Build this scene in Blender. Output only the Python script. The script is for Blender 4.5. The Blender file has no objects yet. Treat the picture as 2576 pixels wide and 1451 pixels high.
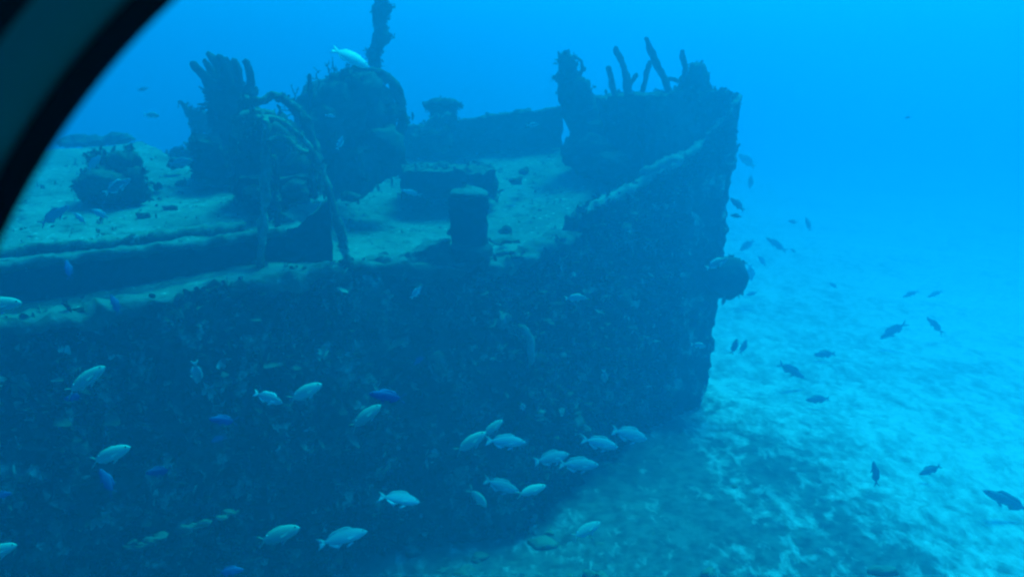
import bpy, math, random
import numpy as np
from mathutils import Vector, Matrix
random.seed(7); RNG = np.random.RandomState(11)
S = bpy.context.scene
COL = S.collection
R = math.radians

# ------------------------------------------------------------------ camera, light, water
EYE = 3.9                       # camera height above the sand
FPX = 2231.0                    # focal length in pixels of a 2576 px wide frame
PITCH = math.atan((725.5 - 200) / FPX)
cam = bpy.data.cameras.new('camera'); camo = bpy.data.objects.new('camera', cam); COL.objects.link(camo)
cam.sensor_width = 36.0; cam.lens = 36.0 * FPX / 2576
cam.clip_start = 0.02; cam.clip_end = 400
camo.location = (0, 0, EYE); camo.rotation_euler = (math.pi / 2 - PITCH, 0, 0)
cam.dof.use_dof = True; cam.dof.focus_distance = 1.75
cam.dof.aperture_fstop = (cam.lens / 1000) / 0.0034
S.camera = camo

SUN_EL, SUN_AZ = R(61), R(29)   # azimuth from +Y (straight ahead) towards +X (right)
w = bpy.data.worlds.new('World'); S.world = w; w.use_nodes = True
nt = w.node_tree; bg = nt.nodes['Background']
sky = nt.nodes.new('ShaderNodeTexSky'); sky.sky_type = 'NISHITA'; sky.sun_disc = False
sky.sun_elevation = SUN_EL; sky.sun_rotation = SUN_AZ
tint = nt.nodes.new('ShaderNodeMix'); tint.data_type = 'RGBA'; tint.blend_type = 'MULTIPLY'
tint.inputs[0].default_value = 1.0
tint.inputs[7].default_value = (0.0, 0.50, 0.85, 1)      # daylight that has come down through the sea
nt.links.new(sky.outputs[0], tint.inputs[6]); nt.links.new(tint.outputs[2], bg.inputs[0])
bg.inputs[1].default_value = 0.15
sl = bpy.data.lights.new('sun', 'SUN'); so = bpy.data.objects.new('sun', sl); COL.objects.link(so)
sl.energy = 4.6; sl.angle = R(22); sl.color = (0.008, 0.95, 0.90)
sd = Vector((math.sin(SUN_AZ) * math.cos(SUN_EL), math.cos(SUN_AZ) * math.cos(SUN_EL), math.sin(SUN_EL)))
so.rotation_euler = sd.to_track_quat('Z', 'Y').to_euler(); so.location = (0, 0, 60)
S.view_settings.view_transform = 'Standard'; S.view_settings.look = 'None'
S.view_settings.exposure = 0.75; S.view_settings.gamma = 1
S.view_settings.use_curve_mapping = False
S.cycles.use_denoising = True
try: S.cycles.denoiser = 'OPENIMAGEDENOISE'
except Exception: pass
S.cycles.max_bounces = 6; S.cycles.diffuse_bounces = 2; S.cycles.glossy_bounces = 1
S.cycles.volume_bounces = 3; S.cycles.transmission_bounces = 2
S.cycles.use_adaptive_sampling = False
S.cycles.caustics_reflective = False; S.cycles.caustics_refractive = False
S.cycles.filter_width = 2.1
WATER_DENSITY = 0.082

# ------------------------------------------------------------------ helpers
FWD = Vector((0, math.cos(PITCH), -math.sin(PITCH))); UPV = Vector((0, math.sin(PITCH), math.cos(PITCH)))
def ray(px, py):
    return FWD + Vector((1, 0, 0)) * ((px - 1288) / FPX) + UPV * (-(py - 725.5) / FPX)
def P(px, py, D):
    d = ray(px, py); d = d * (D / d.y); return Vector((d.x, d.y, EYE + d.z))
def G(px, py, z=0.0):
    d = ray(px, py); d = d * ((z - EYE) / d.z); return Vector((d.x, d.y, z))

def _h(ix, iy, iz, s):
    n = (ix * 374761393 + iy * 668265263 + iz * 2147483647 + s * 1274126177) & 0xffffffff
    n = ((n ^ (n >> 13)) * 1274126177) & 0xffffffff
    n = n ^ (n >> 16)
    return (n & 0xffff) / 32767.5 - 1.0
def vnoise(p, s=0):
    p = np.asarray(p, dtype=np.float64); i = np.floor(p).astype(np.int64); f = p - i
    f = f * f * f * (f * (f * 6 - 15) + 10)
    r = 0
    for dx in (0, 1):
        wx = f[:, 0] if dx else 1 - f[:, 0]
        for dy in (0, 1):
            wy = f[:, 1] if dy else 1 - f[:, 1]
            for dz in (0, 1):
                wz = f[:, 2] if dz else 1 - f[:, 2]
                r = r + wx * wy * wz * _h(i[:, 0] + dx, i[:, 1] + dy, i[:, 2] + dz, s)
    return r
def fbm(p, scale, octv=3, s=0):
    p = np.asarray(p) * scale; a = 1.0; r = 0; t = 0
    for k in range(octv):
        r = r + a * vnoise(p + 17.3 * k, s + k); t += a; a *= .55; p = p * 2.03
    return r / t
def vfbm(p, scale, octv=3, s=0):
    return np.stack([fbm(p, scale, octv, s + 31 * k) for k in range(3)], 1)
def crust(p, amp, scale=6.0, s=0):
    p = np.asarray(p, dtype=np.float64)
    return p + amp * vfbm(p, scale, 3, s) + amp * .45 * vfbm(p, scale * 3.7, 2, s + 9)

def link(name, verts, faces, mat, parent=None, smooth=True, matidx=None):
    me = bpy.data.meshes.new(name)
    me.from_pydata([tuple(v) for v in verts], [], [tuple(f) for f in faces])
    mats = mat if isinstance(mat, (list, tuple)) else [mat]
    for m in mats: me.materials.append(m)
    if matidx is not None: me.polygons.foreach_set('material_index', list(matidx))
    if smooth: me.polygons.foreach_set('use_smooth', [True] * len(me.polygons))
    me.update()
    o = bpy.data.objects.new(name, me); COL.objects.link(o)
    if parent is not None:
        o.parent = parent; o.matrix_parent_inverse = Matrix.Translation(parent.location).inverted()
    return o
def tag(o, label=None, cat=None, group=None, kind=None):
    if label: o['label'] = label
    if cat: o['category'] = cat
    if group: o['group'] = group
    if kind: o['kind'] = kind
    return o
def thing(name, loc, label, cat, group=None):
    o = bpy.data.objects.new(name, None); COL.objects.link(o); o.location = loc; o.empty_display_size = .1
    return tag(o, label, cat, group)

class MB:
    def __init__(s): s.v = []; s.f = []; s.n = 0
    def add(s, v, f):
        v = np.asarray(v, dtype=np.float64).reshape(-1, 3)
        s.v.append(v); s.f += [tuple(i + s.n for i in q) for q in f]; s.n += len(v); return s
    def verts(s): return np.concatenate(s.v)
    def build(s, name, mat, parent=None, amp=0, scale=6, seed=0, smooth=True):
        v = s.verts()
        if amp: v = crust(v, amp, scale, seed)
        return link(name, v, s.f, mat, parent, smooth)
def gridfaces(nu, nv, flip=False):
    f = []
    for i in range(nu - 1):
        for j in range(nv - 1):
            a = i * nv + j; q = (a, a + nv, a + nv + 1, a + 1)
            f.append(q[::-1] if flip else q)
    return f
def cr(pts, n):
    """Catmull-Rom resample to n points"""
    pts = np.array([list(p) for p in pts], dtype=float)
    d = np.concatenate([[0], np.cumsum(np.linalg.norm(np.diff(pts, axis=0), axis=1) ** .5)])
    t = np.linspace(0, d[-1], n); out = np.zeros((n, pts.shape[1]))
    m = np.gradient(pts, d, axis=0) if len(pts) > 2 else np.repeat((pts[1:] - pts[:1]) / d[-1], 2, 0)
    for k, tt in enumerate(t):
        i = min(max(np.searchsorted(d, tt) - 1, 0), len(pts) - 2); h = d[i + 1] - d[i]; x = (tt - d[i]) / h
        out[k] = ((2*x**3 - 3*x*x + 1) * pts[i] + (x**3 - 2*x*x + x) * h * m[i] + (-2*x**3 + 3*x*x) * pts[i+1] + (x**3 - x*x) * h * m[i+1])
    return out
def tube(mb, path, rad, seg=12, n=None, cap=True, step=.03, flat=1.0):
    path = [Vector(p) for p in path]
    L = sum((path[i + 1] - path[i]).length for i in range(len(path) - 1))
    n = n or max(4, min(220, int(L / step)))
    c = cr(path, n)
    rad = np.interp(np.linspace(0, 1, n), np.linspace(0, 1, len(rad)), rad) if hasattr(rad, '__len__') else np.full(n, rad)
    T = np.gradient(c, axis=0); T /= np.linalg.norm(T, axis=1)[:, None] + 1e-9
    up = np.array([0, -1.0, 0.15]); v = []
    for i in range(n):
        s = np.cross(T[i], up); s /= np.linalg.norm(s) + 1e-9; q = np.cross(s, T[i])
        for k in range(seg):
            a = 2 * math.pi * k / seg
            v.append(c[i] + rad[i] * (math.cos(a) * s + flat * math.sin(a) * q))
    f = []
    for i in range(n - 1):
        for k in range(seg):
            a = i * seg + k; b = i * seg + (k + 1) % seg
            f.append((a, b, b + seg, a + seg))
    if cap:
        v.append(c[0] - T[0] * rad[0] * .5); v.append(c[-1] + T[-1] * rad[-1] * .6)
        a = len(v) - 2; b = a + 1; e = (n - 1) * seg
        for k in range(seg):
            f.append((a, (k + 1) % seg, k)); f.append((b, e + k, e + (k + 1) % seg))
    mb.add(v, f); return mb
def blob(mb, c, r, nu=18, nv=12, lump=.25, lscale=None, seed=0):
    c = np.array(list(c)); r = np.array(r if hasattr(r, '__len__') else (r, r, r), dtype=float)
    v = [(0, 0, -1)]
    for j in range(1, nv):
        th = math.pi * j / nv - math.pi / 2
        for i in range(nu):
            ph = 2 * math.pi * i / nu
            v.append((math.cos(th) * math.cos(ph), math.cos(th) * math.sin(ph), math.sin(th)))
    v.append((0, 0, 1)); v = np.array(v)
    s = 1 + lump * fbm(v + c * 3.1, lscale or 1.7, 3, seed)
    f = []
    for i in range(nu):
        k = (i + 1) % nu; f.append((0, 1 + k, 1 + i))
        for j in range(nv - 2):
            a = 1 + j * nu; f.append((a + i, a + k, a + nu + k, a + nu + i))
        a = 1 + (nv - 2) * nu; f.append((a + i, a + k, len(v) - 1))
    mb.add(v * s[:, None] * r + c, f); return mb
def hexa(mb, c, step=.035):
    """box from 8 corners (bottom 4 counter-clockwise, top 4), finely gridded so that it can be roughened"""
    c = [np.array(list(p), dtype=float) for p in c]
    for q in ((0, 3, 2, 1), (4, 5, 6, 7), (0, 1, 5, 4), (1, 2, 6, 5), (2, 3, 7, 6), (3, 0, 4, 7)):
        a, b, d, e = (c[i] for i in q)
        nu = max(2, min(120, int(max(np.linalg.norm(b - a), np.linalg.norm(d - e)) / step) + 1))
        nv = max(2, min(120, int(max(np.linalg.norm(e - a), np.linalg.norm(d - b)) / step) + 1))
        U = np.linspace(0, 1, nu)[:, None, None]; V = np.linspace(0, 1, nv)[None, :, None]
        g = (1-U)*(1-V)*a + U*(1-V)*b + U*V*d + (1-U)*V*e
        mb.add(g.reshape(-1, 3), gridfaces(nu, nv))
    return mb
def box(mb, c, sx, sy, sz, rz=0, tilt=0, step=.035):
    M = Matrix.Rotation(rz, 4, 'Z') @ Matrix.Rotation(tilt, 4, 'Y'); c = Vector(c)
    p = [c + M @ Vector((x * sx / 2, y * sy / 2, z * sz)) for z in (0, 1) for x, y in ((-1,-1),(1,-1),(1,1),(-1,1))]
    return hexa(mb, p, step)

# ------------------------------------------------------------------ materials
def newmat(name):
    m = bpy.data.materials.new(name); m.use_nodes = True
    b = m.node_tree.nodes['Principled BSDF']; b.inputs['Roughness'].default_value = .9
    try: b.inputs['Specular IOR Level'].default_value = .12
    except Exception: pass
    return m, m.node_tree, b
def N(t, kind, **kw):
    n = t.nodes.new(kind)
    for k, v in kw.items():
        if k in n.inputs: n.inputs[k].default_value = v
        else: setattr(n, k, v)
    return n
def ramp(t, src, pts):
    r = t.nodes.new('ShaderNodeValToRGB'); e = r.color_ramp.elements
    while len(e) < len(pts): e.new(.5)
    for q, (pos, c) in zip(e, pts):
        q.position = pos; q.color = (c, c, c, 1) if not hasattr(c, '__len__') else (*c, 1)
    t.links.new(src, r.inputs[0]); return r.outputs[0]
def mix(t, fac, a, b, blend='MIX'):
    m = t.nodes.new('ShaderNodeMix'); m.data_type = 'RGBA'; m.blend_type = blend
    for sock, v in ((m.inputs[0], fac), (m.inputs[6], a), (m.inputs[7], b)):
        if hasattr(v, 'is_linked') or hasattr(v, 'node'): t.links.new(v, sock)
        elif hasattr(v, '__len__'): sock.default_value = (*v, 1)
        else: sock.default_value = v
    return m.outputs[2]
def noise(t, vec, scale, detail=4, rough=.6, dist=0):
    n = N(t, 'ShaderNodeTexNoise', Scale=scale, Detail=detail, Roughness=rough, Distortion=dist)
    t.links.new(vec, n.inputs['Vector']); return n.outputs[0]
def bump(t, b, h, strength=.6, dist=.02):
    n = N(t, 'ShaderNodeBump', Strength=strength, Distance=dist); t.links.new(h, n.inputs['Height'])
    t.links.new(n.outputs[0], b.inputs['Normal'])
def math_(t, op, a, b=None):
    n = t.nodes.new('ShaderNodeMath'); n.operation = op
    for s, v in ((n.inputs[0], a), (n.inputs[1], b)):
        if v is None: continue
        if hasattr(v, 'node'): t.links.new(v, s)
        else: s.default_value = v
    return n.outputs[0]

def crust_mat(name, dark, mid, pale, silt, pale_amt=.64, silt_lo=.35, silt_hi=.8, silt_max=1.0, sc=1.0):
    """growth-covered steel: mottled crust, pale encrusting patches, silt lying on what faces up"""
    m, t, b = newmat(name)
    pos = t.nodes.new('ShaderNodeNewGeometry').outputs['Position']
    n0 = noise(t, pos, 1.1 * sc, 4, .6); n1 = noise(t, pos, 3.2 * sc, 6, .62); n2 = noise(t, pos, 15 * sc, 5, .65); n3 = noise(t, pos, 6.5 * sc, 4, .7, .6)
    c = mix(t, ramp(t, n1, [(.36, 0), (.62, 1)]), dark, mid)
    c = mix(t, ramp(t, n2, [(.42, 0), (.68, .6)]), c, [x * 1.9 for x in mid])
    c = mix(t, ramp(t, n0, [(.40, .75), (.52, 0)]), c, dark)
    c = mix(t, ramp(t, n0, [(.52, 0), (.66, .55)]), c, [x * 2.3 for x in mid])
    pm = math_(t, 'MULTIPLY', ramp(t, n3, [(pale_amt, 0), (pale_amt + .10, 1)]), ramp(t, n2, [(.40, .15), (.58, 1)]))
    c = mix(t, pm, c, pale)
    geo = t.nodes.new('ShaderNodeNewGeometry'); sx = t.nodes.new('ShaderNodeSeparateXYZ'); t.links.new(geo.outputs['True Normal'], sx.inputs[0])
    up = math_(t, 'ADD', sx.outputs[2], math_(t, 'MULTIPLY', math_(t, 'SUBTRACT', n2, .5), .7))
    c = mix(t, ramp(t, up, [(silt_lo, 0), (silt_hi, silt_max)]), c, silt)
    t.links.new(c, b.inputs['Base Color']); bump(t, b, n2, .8, .03); return m
SILT = (.17, .185, .125)
M_HULL = crust_mat('encrusted_hull', (.005, .007, .009), (.034, .046, .037), (.50, .55, .44), (.12, .14, .10), .525, .5, 1.0, .8, .62)
M_BOW = crust_mat('encrusted_bow', (.012, .018, .018), (.065, .085, .07), (.30, .33, .26), (.11, .12, .09), .63, .55, 1.0, .6, .8)
M_RIM = crust_mat('silted_rim', (.03, .04, .03), (.07, .085, .06), (.40, .43, .36), (.155, .175, .145), .60, .25, .8, .9)
M_GEAR = crust_mat('encrusted_gear', (.022, .030, .028), (.058, .075, .060), (.32, .33, .26), (.10, .115, .075), .66, .45, 1.0, .7)
M_PIPE = crust_mat('encrusted_pipe', (.06, .08, .06), (.14, .175, .125), (.50, .54, .42), (.19, .22, .15), .58, .5, 1.1, .8, 1.6)
M_CORAL = crust_mat('dark_coral', (.028, .038, .032), (.07, .09, .066), (.22, .24, .18), (.10, .12, .08), .70, .6, 1.2, .5, 1.4)
M_SPONGE = crust_mat('sponge', (.03, .04, .04), (.05, .06, .055), (.12, .13, .11), (.08, .09, .07), .72, .7, 1.3, .4, 2)
M_PALESPONGE = crust_mat('pale_sponge', (.12, .13, .12), (.18, .19, .17), (.34, .35, .3), (.2, .21, .17), .66, .6, 1.2, .5, 2)
M_WORN = crust_mat('worn_rim', (.05, .06, .05), (.12, .14, .11), (.36, .40, .33), (.22, .245, .20), .55, .1, .6, 1.0)
M_PALEGROWTH = crust_mat('pale_growth', (.22, .24, .20), (.34, .37, .30), (.6, .62, .55), (.3, .32, .26), .62, .6, 1.2, .5, 2)
M_FACE = crust_mat('dark_steel_face', (.006, .009, .012), (.014, .020, .021), (.10, .11, .09), (.13, .15, .10), .74, .5, .95, .9)

def deck_mat():
    m, t, b = newmat('silted_deck')
    pos = t.nodes.new('ShaderNodeNewGeometry').outputs['Position']
    n1 = noise(t, pos, 1.3, 5, .6); n2 = noise(t, pos, 7, 5, .65, .4); n3 = noise(t, pos, 22, 3, .6)
    c = mix(t, ramp(t, n1, [(.36, 0), (.64, 1)]), (.11, .14, .105), (.24, .26, .21))
    c = mix(t, ramp(t, n2, [(.34, .95), (.47, 0)]), c, (.055, .07, .05))
    c = mix(t, ramp(t, n3, [(.62, 0), (.70, .9)]), c, (.52, .54, .48))
    t.links.new(c, b.inputs['Base Color']); bump(t, b, n2, .5, .03); return m
M_DECK = deck_mat()

def sand_mat():
    m, t, b = newmat('sand')
    geo = t.nodes.new('ShaderNodeNewGeometry'); pos = geo.outputs['Position']
    mp = N(t, 'ShaderNodeMapping'); mp.inputs['Rotation'].default_value = (0, 0, R(12)); mp.inputs['Scale'].default_value = (1.15, .62, 1)
    t.links.new(pos, mp.inputs['Vector'])
    n1 = noise(t, mp.outputs[0], .55, 4, .6, .5); n2 = noise(t, mp.outputs[0], 2.6, 6, .68, .5); n3 = noise(t, pos, 9, 5, .6); n4 = noise(t, mp.outputs[0], 6.5, 5, .7, .6)
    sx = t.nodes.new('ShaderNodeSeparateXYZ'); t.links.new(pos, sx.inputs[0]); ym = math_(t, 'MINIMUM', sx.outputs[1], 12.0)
    # rubble and seaweed along the wreck, thickened near the hull to imitate its shade
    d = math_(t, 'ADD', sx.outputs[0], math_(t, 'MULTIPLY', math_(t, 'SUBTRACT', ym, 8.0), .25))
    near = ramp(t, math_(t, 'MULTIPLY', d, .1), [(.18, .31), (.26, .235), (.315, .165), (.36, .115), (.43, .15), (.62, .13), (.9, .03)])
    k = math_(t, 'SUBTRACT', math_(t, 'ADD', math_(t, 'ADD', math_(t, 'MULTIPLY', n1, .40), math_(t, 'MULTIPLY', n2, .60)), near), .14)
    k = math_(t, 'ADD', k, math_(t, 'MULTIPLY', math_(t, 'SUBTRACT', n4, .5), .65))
    weed_shade = math_(t, 'MULTIPLY', ramp(t, k, [(.41, 0), (.62, 1)]), ramp(t, math_(t, 'MULTIPLY', d, .1), [(.30, 1), (.40, .7), (.9, .5)]))
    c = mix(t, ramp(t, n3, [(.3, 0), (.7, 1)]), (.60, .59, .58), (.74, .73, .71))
    c = mix(t, weed_shade, c, mix(t, ramp(t, n3, [(.35, 0), (.62, 1)]), (.045, .062, .064), (.165, .19, .175)))
    t.links.new(c, b.inputs['Base Color']); bump(t, b, n2, .5, .05); return m
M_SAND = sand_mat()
M_RUBBLE = crust_mat('rubble', (.05, .065, .05), (.12, .14, .10), (.5, .5, .42), (.24, .25, .18), .60, .5, 1.1, .8)

def fish_mat(name, back, belly, rough=.55):
    m, t, b = newmat(name); b.inputs['Roughness'].default_value = rough
    tc = t.nodes.new('ShaderNodeTexCoord'); sx = t.nodes.new('ShaderNodeSeparateXYZ'); t.links.new(tc.outputs['Object'], sx.inputs[0])
    n = noise(t, tc.outputs['Object'], 28, 3, .6)
    z = math_(t, 'ADD', sx.outputs[2], math_(t, 'MULTIPLY', math_(t, 'SUBTRACT', n, .5), .06))
    c = mix(t, ramp(t, math_(t, 'ADD', math_(t, 'MULTIPLY', z, 2.6), .5), [(.15, 0), (.85, 1)]), belly, back)
    c = mix(t, ramp(t, n, [(.35, .25), (.6, 0)]), c, [x * .7 for x in back])
    oi = t.nodes.new('ShaderNodeObjectInfo'); g_ = ramp(t, oi.outputs['Random'], [(0, .72), (1, 1.12)])
    t.links.new(mix(t, 1.0, c, g_, 'MULTIPLY'), b.inputs['Base Color']); return m
def plain(name, c, rough=.8, spec=.12):
    m, t, b = newmat(name); b.inputs['Roughness'].default_value = rough
    tc = t.nodes.new('ShaderNodeTexCoord'); n = noise(t, tc.outputs['Object'], 12, 3, .6)
    t.links.new(mix(t, ramp(t, n, [(.3, 0), (.7, 1)]), [x * .85 for x in c], [x * 1.1 for x in c]), b.inputs['Base Color'])
    b.inputs['Specular IOR Level'].default_value = spec; return m
F_CHROMIS = fish_mat('olive_scales', (.33, .43, .38), (.43, .52, .50))
F_SNAPPER = fish_mat('silver_scales', (.22, .26, .30), (.55, .60, .66))
F_BLUE = fish_mat('blue_scales', (.02, .115, .28), (.035, .18, .40))
F_DARK = fish_mat('dark_scales', (.34, .40, .46), (.38, .44, .50))
F_PALE = fish_mat('pale_scales', (.92, .95, .88), (.95, .97, .9))
F_EYE = plain('fish_eye', (.01, .01, .012), .3, .4)
F_SPOT = plain('white_spot', (.85, .85, .8))

# ------------------------------------------------------------------ sea bed
def seabed():
    xs = np.unique(np.concatenate([np.linspace(-95, -12, 40), np.linspace(-12, 14, 330), np.linspace(14, 95, 60)]))
    ys = np.unique(np.concatenate([np.linspace(-60, -2, 24), np.linspace(-2, 24, 330), np.linspace(24, 110, 60)]))
    X, Y = np.meshgrid(xs, ys, indexing='ij'); p = np.stack([X.ravel(), Y.ravel(), 0 * X.ravel()], 1)
    q = p @ np.array([[.85, -.53, 0], [.53, .85, 0], [0, 0, 1]]).T * np.array([.6, 1.2, 1])
    d = .8 * p[:, 0] - .42 * (p[:, 1] - 8)
    rough_ = np.clip((1.9 - d) / 3.0, .25, 1)
    z = .16 * fbm(q, .35, 3, 3) + rough_ * (.10 * np.clip(fbm(q, 1.1, 4, 5), -.2, 1) + .035 * fbm(p, 6, 3, 8)) - .02
    p[:, 2] = z
    f = gridfaces(len(xs), len(ys))
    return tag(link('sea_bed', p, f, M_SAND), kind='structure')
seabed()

# ------------------------------------------------------------------ the wreck: curves of the hull
e0 = P(-400, 890, 5.1)
EDGE = [e0 + Vector((-3.4, -2.4, .05)), e0, P(0, 815, 5.7), P(300, 765, 6.1), P(650, 700, 6.6), P(870, 668, 7.1), P(1258, 657, 7.85), P(1345, 626, 8.15),
        P(1440, 588, 8.45), P(1560, 545, 9.0), P(1700, 455, 9.75), P(1850, 372, 10.66)]
gb = [(1300, 1350), (1390, 1262), (1477, 1195), (1600, 1118), (1692, 1062), (1757, 1032)]
def out(p, d, z): return Vector((p.x + .6 * d, p.y - .8 * d, z))
BASE = [out(EDGE[0], .2, -.15), out(EDGE[1], .25, -.15), out(EDGE[2], .3, -.15), out(EDGE[3], .3, -.15), out(EDGE[4], .3, -.15), out(EDGE[5], .3, -.15)] + [G(*q) + Vector((0, 0, -.15)) for q in gb]
TOPB = [P(1444, 562, 8.50), P(1488, 520, 8.72), P(1558, 486, 9.0), P(1622, 450, 9.3), P(1702, 406, 9.8), P(1762, 356, 10.2), P(1820, 292, 10.6), P(1862, 243, 10.9)]
BEAM = [5.2, 5.2, 5.2, 5.2, 5.2, 5.1, 4.7, 4.45, 4.2, 3.7, 2.6, .25]
HEEL = [.62, .62, .62, .62, .62, .6, .5, .46, .42, .35, .2, .02]
FAR = [Vector((e.x - .62 * b, e.y + .785 * b, e.z + h)) for e, b, h in zip(EDGE, BEAM, HEEL)]
NU = 420
E = cr(EDGE, NU); Bc = cr(BASE, NU); Fc = cr(FAR, NU)
ub = int(np.argmin(np.linalg.norm(E - np.array(EDGE[8]), axis=1)))     # where the bulwark starts
wreck = thing('shipwreck', tuple(Vector((0, 10, 0))), 'sunken steel ship lying upright on the sand, hull and deck crusted with marine growth', 'shipwreck')

def hull_side():
    nv = 190; V = np.linspace(0, 1, nv)
    p = E[:, None, :] * (1 - V)[None, :, None] + Bc[:, None, :] * V[None, :, None]
    u = np.linspace(0, 1, NU)
    bul = np.where(u < ub / NU, .14, .14 - .20 * np.clip((u - ub / NU) / (1 - ub / NU) * 1.4, 0, 1))
    bul *= np.clip((1 - u) / .06, 0, 1)
    nrm = np.array([.6, -.8, 0])
    p = p + (bul[:, None] * np.sin(V * math.pi)[None, :])[:, :, None] * nrm
    p = p.reshape(-1, 3)
    g = fbm(p, 1.3, 2, 44) * .10 + fbm(p, 2.4, 4, 2) * .085 + np.abs(fbm(p, 7.5, 3, 5)) * .065 + fbm(p, 19, 2, 7) * .02
    p = p + g[:, None] * nrm + .03 * vfbm(p, 9, 2, 3)
    return p, nv
hp, hnv = hull_side()
hull = link('hull', hp, gridfaces(NU, hnv, True), M_HULL, wreck)
# far side of the hull and the stern, seen only from elsewhere
fb = Fc.copy(); fb[:, 2] = -.2; fb[:, :2] += (E - Fc)[:, :2] * .06
V = np.linspace(0, 1, 60); p = (Fc[:, None] * (1 - V)[None, :, None] + fb[:, None] * V[None, :, None]).reshape(-1, 3)
link('far_hull_side', crust(p, .05, 5), gridfaces(NU, 60), M_BOW, wreck)
W2 = np.linspace(0, 1, 60)
tr = (E[0] * (1 - W2)[:, None] + Fc[0] * W2[:, None]); tb = tr.copy(); tb[:, 2] = -.2
p = (tr[:, None] * (1 - V)[None, :, None] + tb[:, None] * V[None, :, None]).reshape(-1, 3)
link('transom', crust(p, .05, 5), gridfaces(60, 60), M_BOW, wreck)
# deck
nv = 120; V = np.linspace(0, 1, nv)
p = (E[:, None] * (1 - V)[None, :, None] + Fc[:, None] * V[None, :, None]).reshape(-1, 3)
p[:, 2] += .035 * fbm(p, 2.5, 4, 1) + .015 * fbm(p, 9, 3, 4) - .01
link('deck', p, gridfaces(NU, nv), M_DECK, wreck)
def deckz(x, y):
    """height of the deck at x, y: nearest deck vertex"""
    i = np.argmin((p[:, 0] - x) ** 2 + (p[:, 1] - y) ** 2); return p[i, 2]
DECKP = p

# gunwale rim: silted ledge along the near edge
mb = MB(); idx = list(range(20, ub + 4, 2)); nrm = np.array([.6, -.8, 0])
prof = [(.10, -.10), (.13, -.03), (.10, .02), (-.02, .035), (-.14, .03), (-.20, -.03)]
rows = []
for i in idx:
    for o, z in prof: rows.append(E[i] + nrm * o + np.array([0, 0, z]))
mb.add(rows, gridfaces(len(idx), len(prof), True)); mb.build('gunwale_rim', M_RIM, wreck, .085, 6, 4)
# bent-up stub of plating on the gunwale before the bollard
a0, a1 = P(905, 665, 7.15), P(1138, 606, 7.55)
tl = np.linspace(0, 1, 40)[:, None]; lo = np.array(P(905, 690, 7.12)) * (1 - tl) + np.array(P(1150, 690, 7.52)) * tl; hi = np.array(a0) * (1 - tl) + np.array(a1) * tl
hi[:, 2] += .02 * np.sin(np.linspace(0, 9, 40))
mb = MB(); back = np.array([-.6, .8, 0]) * .10
V = np.linspace(0, 1, 10)[None, :, None]
g = np.concatenate([lo[:, None] * (1 - V) + hi[:, None] * V, (hi[:, None] * (1 - V) + (hi + back)[:, None] * V), ((hi + back)[:, None] * (1 - V) + (lo + back)[:, None] * V)], 1)
mb.add(g.reshape(-1, 3), gridfaces(40, 30)); mb.build('bent_plate', M_RIM, wreck, .035, 8, 6)

# bulwark at the bow, near side
NB = 150; Tt = cr(TOPB, NB)
Eb = np.stack([np.interp(np.linspace(ub, NU - 1, NB), np.arange(NU), E[:, k]) for k in range(3)], 1)
Tt[:, 2] += .05 * fbm(Tt, 3.0, 3, 12)
mb = MB(); V = np.linspace(0, 1, 50)[None, :, None]
inn = np.array([-.62, .785, 0]) * .13 * np.clip((1 - np.linspace(0, 1, NB)) / .1, .1, 1)[:, None]
Ebl = Eb - np.array([0, 0, .06])
g = np.concatenate([Ebl[:, None] * (1 - V) + Tt[:, None] * V, Tt[:, None] * (1 - V[:, ::6]) + (Tt + inn)[:, None] * V[:, ::6],
                    (Tt + inn)[:, None] * (1 - V) + (Ebl + inn)[:, None] * V], 1)
nvb = g.shape[1]; gp = g.reshape(-1, 3)
out_ = np.zeros(len(gp)); 
gp = gp + (fbm(gp, 2.4, 4, 2) * .06 + np.abs(fbm(gp, 7.5, 3, 5)) * .055)[:, None] * nrm + .03 * vfbm(gp, 8, 2, 3)
mb.add(gp, gridfaces(NB, nvb)); mb.build('bow_bulwark', M_BOW, wreck)
mb2 = MB(); tube(mb2, [Vector(q) + Vector((.015, -.02, .015)) for q in Tt[2:-2:9]], [.04, .055, .05, .06, .05, .045, .035], 8, step=.04)
mb2.build('bulwark_rim', M_WORN, wreck, .05, 7, 5)
# close the cut end of the bulwark
mb = MB(); q0, q1, q2, q3 = Ebl[0], Ebl[0] + inn[0], Tt[0] + inn[0], Tt[0]
hexa(mb, [q0, q0 + .06 * np.array([.79, .62, 0]), q1 + .06 * np.array([.79, .62, 0]), q1, q3, q3 + .06 * np.array([.79, .62, 0]), q2 + .06 * np.array([.79, .62, 0]), q2])
mb.build('bulwark_end', M_BOW, wreck, .05, 8, 3)
# far bulwark
i0, i1 = 205, NU - 45; mb = MB(); tf = Fc[i0:i1].copy(); hgt = np.interp(np.linspace(0, 1, i1 - i0), [0, .1, .35, .62, 1], [.0, .30, .37, .42, .5])
top = tf.copy(); top[:, 2] += hgt + .03 * fbm(tf, 4, 3, 8); V = np.linspace(0, 1, 24)[None, :, None]; ins = np.array([.62, -.785, 0]) * .12
g = np.concatenate([(tf + ins)[:, None] * (1 - V) + (top + ins)[:, None] * V, (top + ins)[:, None] * (1 - V[:, ::5]) + top[:, None] * V[:, ::5], top[:, None] * (1 - V) + tf[:, None] * V], 1)
mb.add(g.reshape(-1, 3), gridfaces(i1 - i0, g.shape[1])); mb.build('far_bulwark', M_GEAR, wreck, .035, 6, 2)
mb = MB(); c = P(1315, 300, 11.9); box(mb, (c.x, c.y, c.z - .12), .2, .16, .24); mb.build('bulwark_knob', M_GEAR, wreck, .04, 8, 1)
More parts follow.
